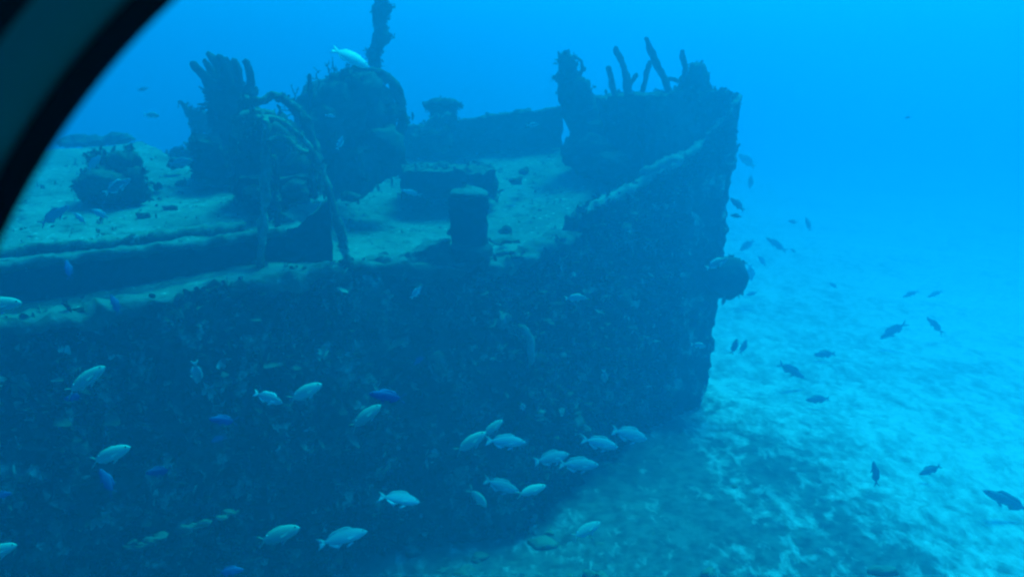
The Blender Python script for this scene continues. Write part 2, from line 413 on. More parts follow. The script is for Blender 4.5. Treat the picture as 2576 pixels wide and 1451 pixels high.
# forecastle: closed raised deck in the bow
a = Vector((.80, 11.75, 0)); b_ = Vector((1.43, 9.70, 0)); s1 = Vector((2.55, 10.62, 0)); s2 = Vector((2.72, 10.97, 0)); s3 = Vector((2.30, 11.15, 0))
foot = [a, b_, s1, s2, s3]; ztop = [3.66, 3.74, 3.78, 3.72, 3.74]; zbot = [2.7, 2.6, 2.9, 3.0, 2.95]
mb = MB()
for i in range(5):
    j = (i + 1) % 5
    A, B2 = foot[i], foot[j]; n = max(6, int((B2 - A).length / .035)); U = np.linspace(0, 1, n)[:, None, None]; V = np.linspace(0, 1, 34)[None, :, None]
    pa, pb = np.array([A.x, A.y, zbot[i]]), np.array([B2.x, B2.y, zbot[j]]); ta, tb_ = np.array([A.x, A.y, ztop[i]]), np.array([B2.x, B2.y, ztop[j]])
    g = (1-V) * ((1-U) * pa + U * pb) + V * ((1-U) * ta + U * tb_); mb.add(g.reshape(-1, 3), gridfaces(n, 34))
ctr = np.mean([[q.x, q.y, z] for q, z in zip(foot, ztop)], 0)
for i in range(5):
    j = (i + 1) % 5; n = 30; ta = np.array([foot[i].x, foot[i].y, ztop[i]]); tb_ = np.array([foot[j].x, foot[j].y, ztop[j]])
    U = np.linspace(0, 1, n)[:, None, None]; V = np.linspace(0, 1, 26)[None, :, None]
    g = (1-V) * ((1-U) * ta + U * tb_) + V * ctr; mb.add(g.reshape(-1, 3), gridfaces(n, 26))
mb.build('forecastle', M_BOW, wreck, .06, 5, 9)
# raised after deck with its dark step and double rim
SL = [EDGE[0] + Vector((-.3, .3, 0)), P(-400, 790, 5.5), P(0, 700, 6.05), P(300, 660, 6.42), P(600, 618, 6.9), P(760, 596, 7.25)]
TOPS = [SL[0] + Vector((0, 0, .25)), P(-400, 735, 5.5), P(0, 672, 6.05), P(300, 640, 6.42), P(600, 601, 6.9), P(768, 570, 7.25)]
n = 220; lo = cr(SL, n); hi = cr(TOPS, n); lo[:, 2] = np.interp(lo[:, 0], E[:, 0], E[:, 2]) - .03
far = hi + np.array([-.62, .785, 0]) * 4.35 + np.array([0, 0, .47])
V = np.linspace(0, 1, 16)[None, :, None]
mb = MB(); mb.add((lo[:, None] * (1 - V) + hi[:, None] * V).reshape(-1, 3), gridfaces(n, 16)); mb.build('deck_step', M_FACE, wreck, .015, 7, 3)
V = np.linspace(0, 1, 120)[None, :, None] ** 1.3; g = (hi[:, None] * (1 - V) + far[:, None] * V).reshape(-1, 3)
g[:, 2] += .03 * fbm(g, 2.2, 4, 1) + .014 * fbm(g, 9, 3, 4); RAISED = g
link('raised_deck', g, gridfaces(n, 120), M_DECK, wreck)
V = np.linspace(0, 1, 60)[None, :, None]; en = np.stack([hi[-1], far[-1]]); U = np.linspace(0, 1, 60)[:, None, None]
et = hi[-1] * (1 - U) + far[-1] * U; eb = et - np.array([0, 0, .35]); V = np.linspace(0, 1, 10)[None, :, None]
mb = MB(); mb.add((eb * (1 - V) + et * V).reshape(-1, 3), gridfaces(60, 10)); mb.build('deck_end_plate', M_FACE, wreck, .015, 7, 3)
mb = MB(); hr = hi[8:-6] + np.array([.04, -.05, .012]); tube(mb, [Vector(q) for q in hr[::8]], .042, 8, step=.03); mb.build('outer_rim', M_RIM, wreck, .03, 8, 2)
mb = MB(); hr = hi[60:-20] + np.array([-.62, .785, 0]) * .26 + np.array([0, 0, .05]); tube(mb, [Vector(q) for q in hr[::8]], .05, 8, step=.03); mb.build('inner_rim', M_PIPE, wreck, .04, 8, 7)
mb = MB(); c = P(60, 655, 6.2); box(mb, (c.x, c.y, c.z - .05), .42, .12, .07, .6); mb.build('rim_plate', M_PALESPONGE, wreck, .02, 8, 7)
def rz(x, y):
    i = np.argmin((RAISED[:, 0] - x) ** 2 + (RAISED[:, 1] - y) ** 2); return RAISED[i, 2]
# bollard
bp = P(1183, 655, 7.72); bz = deckz(bp.x, bp.y) - .05; btop = P(1181, 492, 7.72).z
bol = MB(); tube(bol, [(bp.x, bp.y, bz), (bp.x - .005, bp.y, (bz + btop) / 2), (bp.x - .01, bp.y, btop)], [.175, .160, .158, .158, .165], 26, step=.03)
bo = bol.build('bollard', M_FACE, wreck, .04, 7, 3)
mb = MB(); blob(mb, (bp.x - .01, bp.y, btop + .015), (.172, .172, .052), 28, 10, .12); mb.build('bollard_cap', M_RIM, bo, .02, 9, 2)
mb = MB(); tube(mb, [(bp.x, bp.y, bz + .13), (bp.x, bp.y, bz + .20)], [.20, .205, .20], 26, n=4); mb.build('collar', M_GEAR, bo, .02, 9, 2)
# hatch coaming
hc = P(1132, 488, 9.3); mb = MB(); box(mb, (hc.x - .06, hc.y + .45, hc.z - .04), .98, .85, .27, .10); mb.build('hatch_coaming', M_FACE, wreck, .07, 5, 3)
# porthole rim in the hull
pr = [P(1305, 822, 7.45), P(1322, 832, 7.42), P(1334, 862, 7.42), P(1336, 895, 7.44), P(1326, 925, 7.46)]
mb = MB(); tube(mb, pr, [.015, .032, .038, .034, .015], 10, step=.02); mb.build('porthole_rim', M_PALESPONGE, wreck, .02, 12, 3)
# broken pipe rail lying against the foot of the hull
mb = MB(); pth = cr([P(225, 1402, 5.33), P(400, 1352, 5.53), P(585, 1288, 5.8)], 60); rs = np.random.RandomState(17)
for k in range(60):
    if vnoise(np.array([[k * .16, 3.3, 1.7]]))[0] < -.12: continue
    q = pth[k] + rs.normal(0, .012, 3); r_ = rs.uniform(.008, .026); blob(mb, q, (r_ * 1.9, r_, r_ * .7), 9, 7, .9, 2, k)
mb.build('side_ledge', M_PIPE, wreck, .025, 9, 3)
# triangular bracket plate by the arch
mb = MB(); t0 = P(826, 498, 7.25)
hexa(mb, [P(700, 660, 7.0), P(838, 668, 7.1), P(838, 655, 7.2), P(705, 645, 7.1), P(745, 575, 7.1), P(828, 500, 7.2), P(828, 498, 7.28), P(748, 572, 7.2)])
mb.build('bracket_plate', M_FACE, wreck, .02, 7, 3)

# growth standing off the hull, more than anyone could count
def growth(name, n, mat, smin, smax, seed, where='hull', pale=False):
    rs = np.random.RandomState(seed); mb = MB()
    for k in range(n):
        if where == 'hull':
            i = int(rs.uniform(30, NU - 34)); j = int(rs.uniform(0, hnv * .97)); c = hp[i * hnv + j]
        else:
            q = gp.reshape(NB, nvb, 3); i = int(rs.uniform(2, NB - 16)); j = int(rs.uniform(0, 56)); c = q[i, min(j, nvb - 1)]
        s = rs.uniform(smin, smax) * rs.uniform(.5, 1.0)
        m = int(rs.uniform(4, 9))
        for t in range(m):
            dirv = nrm * rs.uniform(.3, 1.1) + rs.normal(0, .6, 3) + np.array([0, 0, .15]); dirv /= np.linalg.norm(dirv)
            sd_ = np.cross(dirv, rs.normal(0, 1, 3)); sd_ /= np.linalg.norm(sd_) + 1e-6
            bpt = c + rs.normal(0, .3, 3) * s; wd = s * rs.uniform(.18, .45)
            mid_ = bpt + dirv * s * .6; tip = bpt + dirv * s + rs.normal(0, .2, 3) * s
            mb.add([bpt - sd_ * wd * .5, bpt + sd_ * wd * .5, mid_ + sd_ * wd, tip + sd_ * wd * .3, tip - sd_ * wd * .4, mid_ - sd_ * wd], [(0, 1, 2, 5), (5, 2, 3, 4)])
    return tag(mb.build(name, mat, wreck, smooth=False), kind='stuff')
growth('algae_growth', 4200, M_HULL, .04, .13, 5)
growth('bow_growth', 1300, M_BOW, .03, .10, 6, 'bow')
growth('pale_growth', 700, M_PALEGROWTH, .03, .10, 8)

# broad separate colonies on the hull, pale and dark
for nm_, mt_, n_, r0_, r1_, sd0 in (('pale_colonies', M_PIPE, 75, .05, .13, 61), ('dark_colonies', M_FACE, 60, .06, .17, 62), ('sponge_colonies', M_PALESPONGE, 45, .03, .09, 63)):
    rs = np.random.RandomState(sd0); mb = MB()
    for k in range(n_):
        i = int(rs.uniform(40, NU - 40)); j = int(hnv * rs.beta(1.1, 1.6) * .95) + 3; c = hp[i * hnv + min(j, hnv - 1)]; r_ = rs.uniform(r0_, r1_)
        blob(mb, c, (r_ * rs.uniform(.5, .8), r_ * rs.uniform(.4, .7), r_ * rs.uniform(.6, 1.1)), 16, 11, .7, 2.4, k)
    tag(mb.build(nm_, mt_, wreck, .045, 9, 4), kind='stuff')

# ------------------------------------------------------------------ gear on deck
def on_deck(px, py, D, raised=False):
    q = P(px, py, D); q.z = (rz if raised else deckz)(q.x, q.y); return q
# big winch
wq = P(905, 440, 9.0); winch = thing('deck_winch', (wq.x, wq.y, wq.z), 'large encrusted winch with a round flange, tallest machine amidships under the leaning column', 'winch')
c = P(930, 292, 9.1); ax = Vector((.62, -.78, .05)).normalized(); sdv = ax.cross(Vector((0, 0, 1))).normalized(); upv = sdv.cross(ax)
def ringpts(c, r, n=30, a0=0, a1=2 * math.pi, sx=1.0):
    return [c + sdv * (math.cos(a0 + (a1 - a0) * k / n) * r * sx) + upv * (math.sin(a0 + (a1 - a0) * k / n) * r) for k in range(n + 1)]
fc = c + Vector((-.02, 0, 0))
mb = MB(); tube(mb, ringpts(fc, .44, 30, sx=.95), .05, 10, step=.03); mb.build('flange_rim', M_GEAR, winch, .05, 7, 3)
mb = MB(); tube(mb, ringpts(fc - ax * .75 + Vector((0, 0, -.05)), .40, 30), .06, 10, step=.03); mb.build('flange_rim', M_GEAR, winch, .05, 7, 4)
mb = MB()
for k in range(5):
    an = .5 + k * 2 * math.pi / 5; tube(mb, [fc + upv * .0, fc + (sdv * math.cos(an) * .93 + upv * math.sin(an)) * .45], [.10, .06], 8, step=.03)
mb.build('flange_spokes', M_GEAR, winch, .04, 7, 5)
mb = MB()
for k in range(14):
    an = -1.35 + k * .45; far_ = math.cos(an) < -.2; q = fc - ax * .05 + (sdv * math.cos(an) + upv * math.sin(an)) * (.20 if far_ else .25); blob(mb, q, (.16, .14, .16) if far_ else (.21, .15, .21), 20, 14, .45)
mb.build('crusted_flange', M_GEAR, winch, .05, 7, 6)
mb = MB(); tube(mb, [fc + ax * .1, fc - ax * .9], [.18, .26, .34, .36, .30], 24, step=.035); mb.build('drum', M_GEAR, winch, .07, 5, 5)
mb = MB(); q = P(850, 300, 8.9); blob(mb, (q.x, q.y, q.z), (.30, .26, .36), 26, 18, .4); blob(mb, P(905, 235, 9.0), (.22, .2, .22), 24, 16, .4); blob(mb, P(815, 340, 8.7), (.2, .2, .3), 24, 16, .4); blob(mb, P(960, 370, 9.0), (.26, .25, .22), 24, 16, .4)
mb.build('crusted_body', M_GEAR, winch, .06, 6, 8)
mb = MB(); q = P(870, 500, 8.6)
hexa(mb, [P(845, 505, 8.5), P(905, 505, 8.5), P(1010, 425, 9.2), P(800, 470, 9.2), P(835, 380, 8.6), P(905, 380, 8.6), P(1010, 340, 9.2), P(800, 370, 9.2)]); mb.build('winch_bed', M_GEAR, winch, .06, 6, 2)
# hoop winch in front
hq = P(690, 480, 7.9); hoop = thing('hooped_winch', (hq.x, hq.y, hq.z), 'smaller winch under a broad rounded hoop, between the left post and the large winch', 'winch')
mb = MB(); blob(mb, P(690, 400, 8.05), (.36, .34, .40), 34, 22, .35); blob(mb, P(640, 440, 7.9), (.2, .22, .26), 24, 16, .4); blob(mb, P(750, 440, 7.9), (.2, .2, .24), 24, 16, .4); mb.build('crusted_drum', M_GEAR, hoop, .06, 6, 4)
mb = MB(); tube(mb, [P(600, 490, 7.75), P(584, 390, 7.75), P(592, 318, 7.75), P(628, 262, 7.75), P(680, 242, 7.75), P(735, 262, 7.75), P(778, 318, 7.75), P(800, 390, 7.75), P(806, 480, 7.75)], [.03, .034, .038, .04, .034], 12); mb.build('hoop', M_PIPE, hoop, .045, 7, 4)
mb = MB(); tube(mb, [P(604, 345, 7.6), P(625, 305, 7.6), P(655, 292, 7.55), P(685, 300, 7.55)], [.06, .10, .09, .05], 12); mb.build('hoop_lump', M_PIPE, hoop, .05, 7, 5)
mb = MB(); hexa(mb, [P(600, 505, 7.55), P(790, 505, 7.55), P(800, 455, 8.2), P(600, 455, 8.2), P(605, 450, 7.6), P(785, 450, 7.6), P(795, 410, 8.2), P(605, 410, 8.2)]); mb.build('winch_bed', M_FACE, hoop, .05, 6, 4)
# davit: post, second leg and the long curved stay
dq = P(660, 665, 6.85); dav = thing('davit', (dq.x, dq.y, dq.z), 'thin crusted davit frame with upright post and curved stay, at the near deck edge', 'davit')
mb = MB(); tube(mb, [P(655, 672, 6.85), P(662, 560, 6.88), P(666, 430, 6.9), P(668, 300, 6.95)], [.030, .034, .038, .028], 12); mb.build('post', M_PIPE, dav, .04, 9, 3)
mb = MB(); tube(mb, [P(640, 300, 7.0), P(690, 294, 7.0), P(742, 330, 7.0), P(790, 390, 7.0), P(822, 455, 7.03), P(838, 525, 7.05), P(858, 590, 7.07), P(880, 672, 7.05)], [.02, .026, .024, .028, .026, .03, .035, .04], 10); mb.build('stay', M_PIPE, dav, .03, 9, 4)
mb = MB(); tube(mb, [P(672, 366, 6.95), P(700, 352, 7.0), P(735, 362, 7.05), P(770, 386, 7.05), P(802, 418, 7.03)], [.022, .028, .024, .02], 10); mb.build('brace', M_PIPE, dav, .03, 9, 5)
mb = MB(); tube(mb, [P(688, 395, 7.1), P(694, 500, 7.1), P(704, 592, 7.12)], [.03, .026, .022], 10); mb.build('leg', M_GEAR, dav, .03, 9, 5)
# left samson post + box at its foot
pq = P(565, 432, 9.0)
post = MB(); hexa(post, [P(545, 440, 8.85), P(612, 440, 8.85), P(612, 425, 9.15), P(545, 425, 9.15), P(523, 212, 8.85), P(610, 232, 8.85), P(610, 228, 9.15), P(523, 208, 9.15)])
tag(post.build('mooring_post', M_GEAR, None, .05, 6, 2), 'thick dark upright post at the left, carrying a fan of finger sponges', 'post')
mb = MB(); hexa(mb, [P(487, 462, 8.4), P(585, 462, 8.4), P(590, 430, 8.9), P(490, 430, 8.9), P(482, 352, 8.4), P(548, 356, 8.4), P(552, 340, 8.9), P(486, 338, 8.9)])
bx = mb.build('deck_locker', M_GEAR, None, .045, 6, 6); tag(bx, 'squat dark box on deck at the foot of the left post', 'box')
mb = MB(); hexa(mb, [P(490, 468, 8.35), P(600, 468, 8.35), P(605, 452, 8.6), P(495, 452, 8.6), P(490, 452, 8.38), P(600, 448, 8.38), P(605, 438, 8.6), P(495, 440, 8.6)]); mb.build('plinth', M_RIM, bx, .03, 7, 2)
# leaning column on the big winch
mb = MB(); tube(mb, [P(944, 182, 10.4), P(948, 120, 10.4), P(958, 60, 10.4), P(957, 10, 10.4), P(962, -30, 10.4)], [.055, .065, .082, .078, .072, .06, .078, .058, .038], 16); blob(mb, P(967, 95, 10.35), (.08, .08, .09)); blob(mb, P(968, 30, 10.35), (.07, .07, .07)); blob(mb, P(938, 135, 10.35), (.06, .07, .08))
tag(mb.build('encrusted_column', M_CORAL, None, .055, 7, 5), 'tall thin growth-covered column reaching the top of the view above the large winch', 'column')
# holed post on the right
q = P(1485, 400, 10.7); hpst = thing('crusted_post', (q.x, q.y, q.z), 'leaning crusted post with a knob and small loop on top, left of the raised bow', 'post')
mb = MB(); tube(mb, [P(1500, 420, 10.7), P(1478, 340, 10.7), P(1455, 260, 10.7), P(1440, 205, 10.7)], [.21, .20, .20, .17], 20); blob(mb, P(1408, 205, 10.65), (.07, .07, .06)); blob(mb, P(1470, 225, 10.65), (.1, .1, .12)); blob(mb, P(1425, 225, 10.65), (.1, .1, .12)); mb.build('shaft', M_CORAL, hpst, .06, 6, 3)
rc = P(1430, 168, 10.65); mb = MB(); blob(mb, rc + Vector((-.02, 0, .01)), (.105, .10, .15), 24, 16, .35); blob(mb, rc + Vector((.05, 0, -.10)), (.09, .09, .08), 20, 14, .35); mb.build('head', M_CORAL, hpst, .04, 9, 3)
mb = MB(); tube(mb, [rc + Vector((.06, 0, .11)), rc + Vector((.14, 0, .07)), rc + Vector((.165, .02, -.03)), rc + Vector((.12, .02, -.12))], [.02, .018, .025], 8); mb.build('side_loop', M_CORAL, hpst, .03, 9, 4)

# ------------------------------------------------------------------ corals and sponges
def fingers(name, label, paths, D, mat, cat='sponge', group=None, part='tube', core=None):
    q = P(*paths[0][0], D); t = thing(name, (q.x, q.y, q.z), label, cat, group)
    for k, pa in enumerate(paths):
        rad = [x * D / FPX for x in pa[-1]]; mb = MB(); tube(mb, [P(x, y, D + .06 * ((k * 37) % 5 - 2)) for x, y in pa[:-1]], rad, 12); mb.build(part, mat, t, .025, 9, k)
    if core:
        mb = MB()
        for (x, y, rx, ry) in core: blob(mb, P(x, y, D + .02), (rx * D / FPX, rx * D / FPX * .8, ry * D / FPX), 22, 14, .35)
        mb.build('base', mat, t, .04, 7, 9)
    return t
fingers('finger_sponge', 'fan of thick sponge fingers sprouting from the top of the left post', [
    [(535, 225), (512, 190), (482, 158), (15, 12, 8)], [(545, 220), (530, 175), (512, 150), (13, 11, 6)], [(560, 215), (548, 170), (524, 134), (15, 13, 8)], [(575, 215), (568, 180), (548, 142), (13, 12, 9)],
    [(590, 222), (580, 180), (566, 150), (13, 12, 10)], [(600, 225), (597, 185), (586, 155), (13, 11, 9)], [(630, 225), (628, 190), (618, 152), (11, 10, 8)]], 8.95, M_SPONGE, core=[(570, 222, 46, 26), (560, 200, 32, 22), (625, 232, 26, 16)])
bowg = 'sponges on the bow deck'
fingers('rod_sponge', 'short upright sponge rod at the left end of the bow row', [[(1556, 262), (1540, 215), (1530, 168), (8, 7, 6)]], 10.6, M_SPONGE, group=bowg)
fingers('rod_sponge', 'bent sponge rod with a short side branch on the bow', [[(1580, 250), (1574, 185), (1550, 122), (10, 9, 7)], [(1578, 226), (1590, 204), (1602, 188), (6, 5, 5)]], 10.6, M_SPONGE, group=bowg)
fingers('rod_sponge', 'tallest leaning sponge rod on the bow, curling out at its foot', [[(1690, 246), (1672, 200), (1650, 160), (1626, 96), (8, 9, 9, 6)], [(1616, 248), (1624, 195), (1634, 152), (7, 6, 5)], [(1672, 205), (1688, 198), (1702, 204), (6, 6, 5)]], 10.6, M_SPONGE, group=bowg)
fingers('rod_sponge', 'thin sponge rod rising beside the rounded coral on the bow', [[(1726, 245), (1722, 175), (1714, 127), (7, 6, 5)]], 10.6, M_SPONGE, group=bowg)
mb = MB(); blob(mb, P(1752, 205, 10.6), (.14, .14, .22), 24, 18, .45); blob(mb, P(1738, 212, 10.55), (.15, .14, .14), 22, 14, .3)
tag(mb.build('rounded_coral', M_CORAL, None, .04, 7, 3), 'rounded coral head standing on the bow deck near the stem', 'coral')
mb = MB(); tube(mb, [P(1795, 712, 10.0), P(1830, 700, 10.1), P(1846, 700, 10.15)], [.16, .22, .25, .23], 22); blob(mb, P(1840, 698, 10.15), (.15, .15, .21), 26, 18, .15)
tag(mb.build('coral_lump', M_BOW, None, .03, 6, 3), 'large rounded lump jutting out from the stem halfway down the bow', 'coral')
def mound(name, label, blobs, mat=M_CORAL, cat='coral', group=None, amp=.05):
    mb = MB()
    for x, y, D, rx, ry in blobs:
        k = D / FPX; blob(mb, P(x, y, D), (rx * k, rx * k * .85, ry * k), 26, 18, .35)
    return tag(mb.build(name, mat, None, amp, 7, 3), label, cat, group)
mound('coral_mound', 'wide lumpy coral mound on the left deck with a pale fish before it', [(270, 465, 7.8, 72, 48), (310, 420, 7.9, 45, 42), (235, 475, 7.75, 45, 40), (330, 470, 7.8, 42, 42), (255, 415, 8, 28, 28)])
mound('flat_coral', 'flat topped coral on a stalk beyond the large winch', [(1107, 266, 11.4, 44, 17), (1112, 300, 11.4, 34, 45), (1090, 345, 11.2, 50, 38), (1060, 360, 11.1, 30, 30)])
fingers('tube_sponge', 'two pale crossed tube sponges in front of the flat topped coral', [[(1064, 335), (1085, 305), (1100, 288), (9, 8, 8)], [(1100, 322), (1115, 300), (1130, 288), (9, 9, 8)]], 10.9, M_PALESPONGE)
# sea fan plate behind left post
mb = MB(); hexa(mb, [P(490, 335, 10.9), P(545, 335, 10.9), P(545, 335, 11), P(490, 335, 11), P(452, 256, 10.9), P(545, 300, 10.9), P(545, 300, 11), P(452, 256, 11)])
tag(mb.build('leaning_plate', M_CORAL, None, .05, 7, 3), 'faint slanting plate on the far deck behind the left post', 'plate')
mb = MB()
for k, (x, y) in enumerate(((180, 356), (215, 352), (250, 350), (285, 346), (305, 345))): blob(mb, P(x, y + 4, 11.8), (.16, .2, .06), 18, 12, .5, 2, k)
tag(mb.build('far_ledge', M_GEAR, None, .05, 5, 3), 'faint low dark ledge along the far deck edge, upper left', 'ledge')
# twiggy gorgonian
gq = P(782, 310, 8.8); mb = MB(); tube(mb, [P(786, 320, 8.8), P(782, 250, 8.8), P(778, 188, 8.8)], [.03, .032, .02], 9)
rr = random.Random(3)
def twig(p, d, L, r, dep):
    q = p + d * L + Vector((rr.uniform(-.03, .03), 0, rr.uniform(-.02, .03))); tube(mb, [p, (p + q) / 2 + Vector((rr.uniform(-.02, .02), 0, rr.uniform(-.02, .02))), q], [r, r * .8, r * .6], 5, n=5)
    if dep:
        for s in (-1, 1):
            a = s * rr.uniform(.3, .8); dd = Vector((d.x * math.cos(a) - d.z * math.sin(a), d.y + rr.uniform(-.2, .2), d.x * math.sin(a) + d.z * math.cos(a))).normalized(); twig(q, dd, L * rr.uniform(.6, .9), r * .75, dep - 1)
for x, y, dx, dz in ((800, 240, .3, 1), (830, 230, .2, 1), (862, 215, -.3, 1), (760, 270, -.6, .9), (745, 300, -.7, .8), (850, 215, .7, .8), (885, 205, .3, 1)):
    twig(P(x, y, 8.8), Vector((dx, 0, dz)).normalized(), .09, .010, 3)
tag(mb.build('sea_whip', M_CORAL, None, .012, 9, 2), 'spindly branching sea whip between the two winches', 'coral')
# lumps of growth about the deck
lumpg = 'growth lumps on the deck'
for lab, b in (('dark growth lump piled against the forecastle face, tallest of the heap', [(1500, 395, 10.3, 55, 55)]), ('dark growth lump at the foot of the leaning loop topped post', [(1450, 385, 10.6, 42, 38)]),
               ('wide dark growth lump behind the pale bulwark edge', [(1555, 415, 9.9, 52, 34), (1600, 400, 9.9, 40, 40)]),
               ('small dark growth lump before the hooped winch', [(640, 485, 7.4, 40, 22)]), ('round dark growth lump under the curved stay', [(745, 480, 7.5, 38, 26)]),
               ('dark lump beside the foot of the large winch', [(880, 492, 8.2, 24, 12)]), ('small dark oval lump on deck right of the bollard', [(1271, 577, 8.3, 19, 10)]),
               ('long dark strip of growth on deck by the bollard foot', [(1270, 606, 8.05, 34, 5)]), ('low dark growth patch on deck before the bulwark end', [(1395, 585, 8.5, 24, 5)]),
               ('dark patch of growth at the lip of the bulwark end', [(1440, 560, 8.6, 16, 4)]), ('low growth strip beside the inner bulwark edge', [(1410, 606, 8.4, 20, 4)]),
               ('small growth tuft on the left deck beside the box', [(442, 412, 9.0, 18, 11)]), ('tiny dark tuft below the box on the left deck', [(455, 465, 8.6, 16, 10)]),
               ('small dark tuft midway between the coral mound and box', [(392, 470, 8.3, 14, 8)]), ('dark tuft on the left deck nearer the rim', [(430, 522, 7.7, 17, 9)]),
               ('low tuft on deck behind the rim middle', [(362, 545, 7.4, 18, 9)]), ('dark lump on deck beyond the hatch corner', [(1300, 455, 9.6, 16, 9)]), ('small lump on deck right of the hatch', [(1318, 432, 9.9, 12, 8)])):
    mound('growth_lump', lab, b, M_CORAL, 'growth', lumpg, .04)
# pale stub on the bulwark top
mb = MB(); tube(mb, [P(1618, 437, 9.28), P(1660, 418, 9.5), P(1704, 396, 9.75)], [.05, .06, .075], 12); tag(mb.build('pale_crust', M_PALESPONGE, None, .05, 7, 3), 'pale crust lying along the top edge of the bow bulwark', 'growth')

# ragged tufts on gear, corals and deck, more than anyone could count
def tufts(root, objs, n, mat, smin, smax, seed, name='algae_growth'):
    rs = np.random.RandomState(seed); mb = MB(); bpy.context.view_layer.update()
    pts = []; nr = []
    for o in objs:
        for v in o.data.vertices: pts.append(o.matrix_world @ v.co); nr.append(v.normal)
    for k in rs.randint(0, len(pts), n):
        c = np.array(pts[k]); nv_ = np.array(nr[k]); s = rs.uniform(smin, smax) * rs.uniform(.35, .7)
        for t in range(int(rs.uniform(3, 8))):
            dirv = nv_ * rs.uniform(.3, 1) + rs.normal(0, .5, 3) + np.array([0, 0, .25]); dirv /= np.linalg.norm(dirv)
            sd_ = np.cross(dirv, rs.normal(0, 1, 3)); sd_ /= np.linalg.norm(sd_) + 1e-6
            bpt = c + rs.normal(0, .3, 3) * s; wd = s * rs.uniform(.14, .4); mid_ = bpt + dirv * s * .6; tip = bpt + dirv * s + rs.normal(0, .2, 3) * s
            mb.add([bpt - sd_ * wd * .5, bpt + sd_ * wd * .5, mid_ + sd_ * wd, tip + sd_ * wd * .3, tip - sd_ * wd * .4, mid_ - sd_ * wd], [(0, 1, 2, 5), (5, 2, 3, 4)])
    return tag(mb.build(name, mat, root, smooth=False), kind='stuff')
def kids(o): return [c for c in o.children if c.type == 'MESH']
def byname(root, *names): return [c for c in root.children if c.name.split('.')[0] in names]
tufts(winch, kids(winch), 420, M_GEAR, .04, .13, 31); tufts(hoop, kids(hoop), 320, M_PIPE, .03, .10, 32); tufts(dav, kids(dav), 160, M_PIPE, .02, .07, 33)
tufts(hpst, kids(hpst), 220, M_CORAL, .04, .10, 34)
for nm, n_, a_, b__ in (('mooring_post', 160, .04, .12), ('deck_locker', 120, .03, .10), ('encrusted_column', 200, .03, .09), ('rounded_coral', 60, .03, .08), ('flat_coral', 100, .04, .10), ('coral_mound', 160, .03, .10), ('coral_lump', 60, .03, .09), ('leaning_plate', 50, .04, .1)):
    o = bpy.data.objects[nm]; tufts(o, [o], n_, M_CORAL if nm != 'mooring_post' else M_GEAR, a_, b__, 40)
tufts(wreck, byname(wreck, 'forecastle', 'far_bulwark', 'hatch_coaming', 'bollard'), 900, M_GEAR, .03, .11, 51, 'turf_growth')
tufts(wreck, byname(wreck, 'deck', 'raised_deck'), 1500, M_CORAL, .015, .055, 52, 'deck_turf')
tufts(wreck, byname(wreck, 'deck', 'raised_deck', 'gunwale_rim', 'outer_rim'), 700, M_PALESPONGE, .012, .04, 53, 'deck_specks')

# rubble on the sand: uncountable
rs = np.random.RandomState(4); mb = MB()
for k in range(520):
    x = rs.uniform(-1.0, 3.4); y = rs.uniform(5.2, 10.2)
    d = .8 * x - .42 * (y - 8)
    if rs.rand() > np.clip((2.4 - d) / 3.2, .04, 1): continue
    if d < -.9 and y < 10: pass
    s = rs.uniform(.02, .075) * (1.3 if rs.rand() < .08 else 1)
    blob(mb, (x, y, rs.uniform(-.02, .04)), (s * rs.uniform(.8, 1.8), s * rs.uniform(.8, 1.8), s * rs.uniform(.35, .8)), 9, 6, .7, 2.2, k)
tag(mb.build('rubble', M_RUBBLE, None, .02, 9), 'scattered coral rubble on the sand along the wreck', 'rubble', kind='stuff')

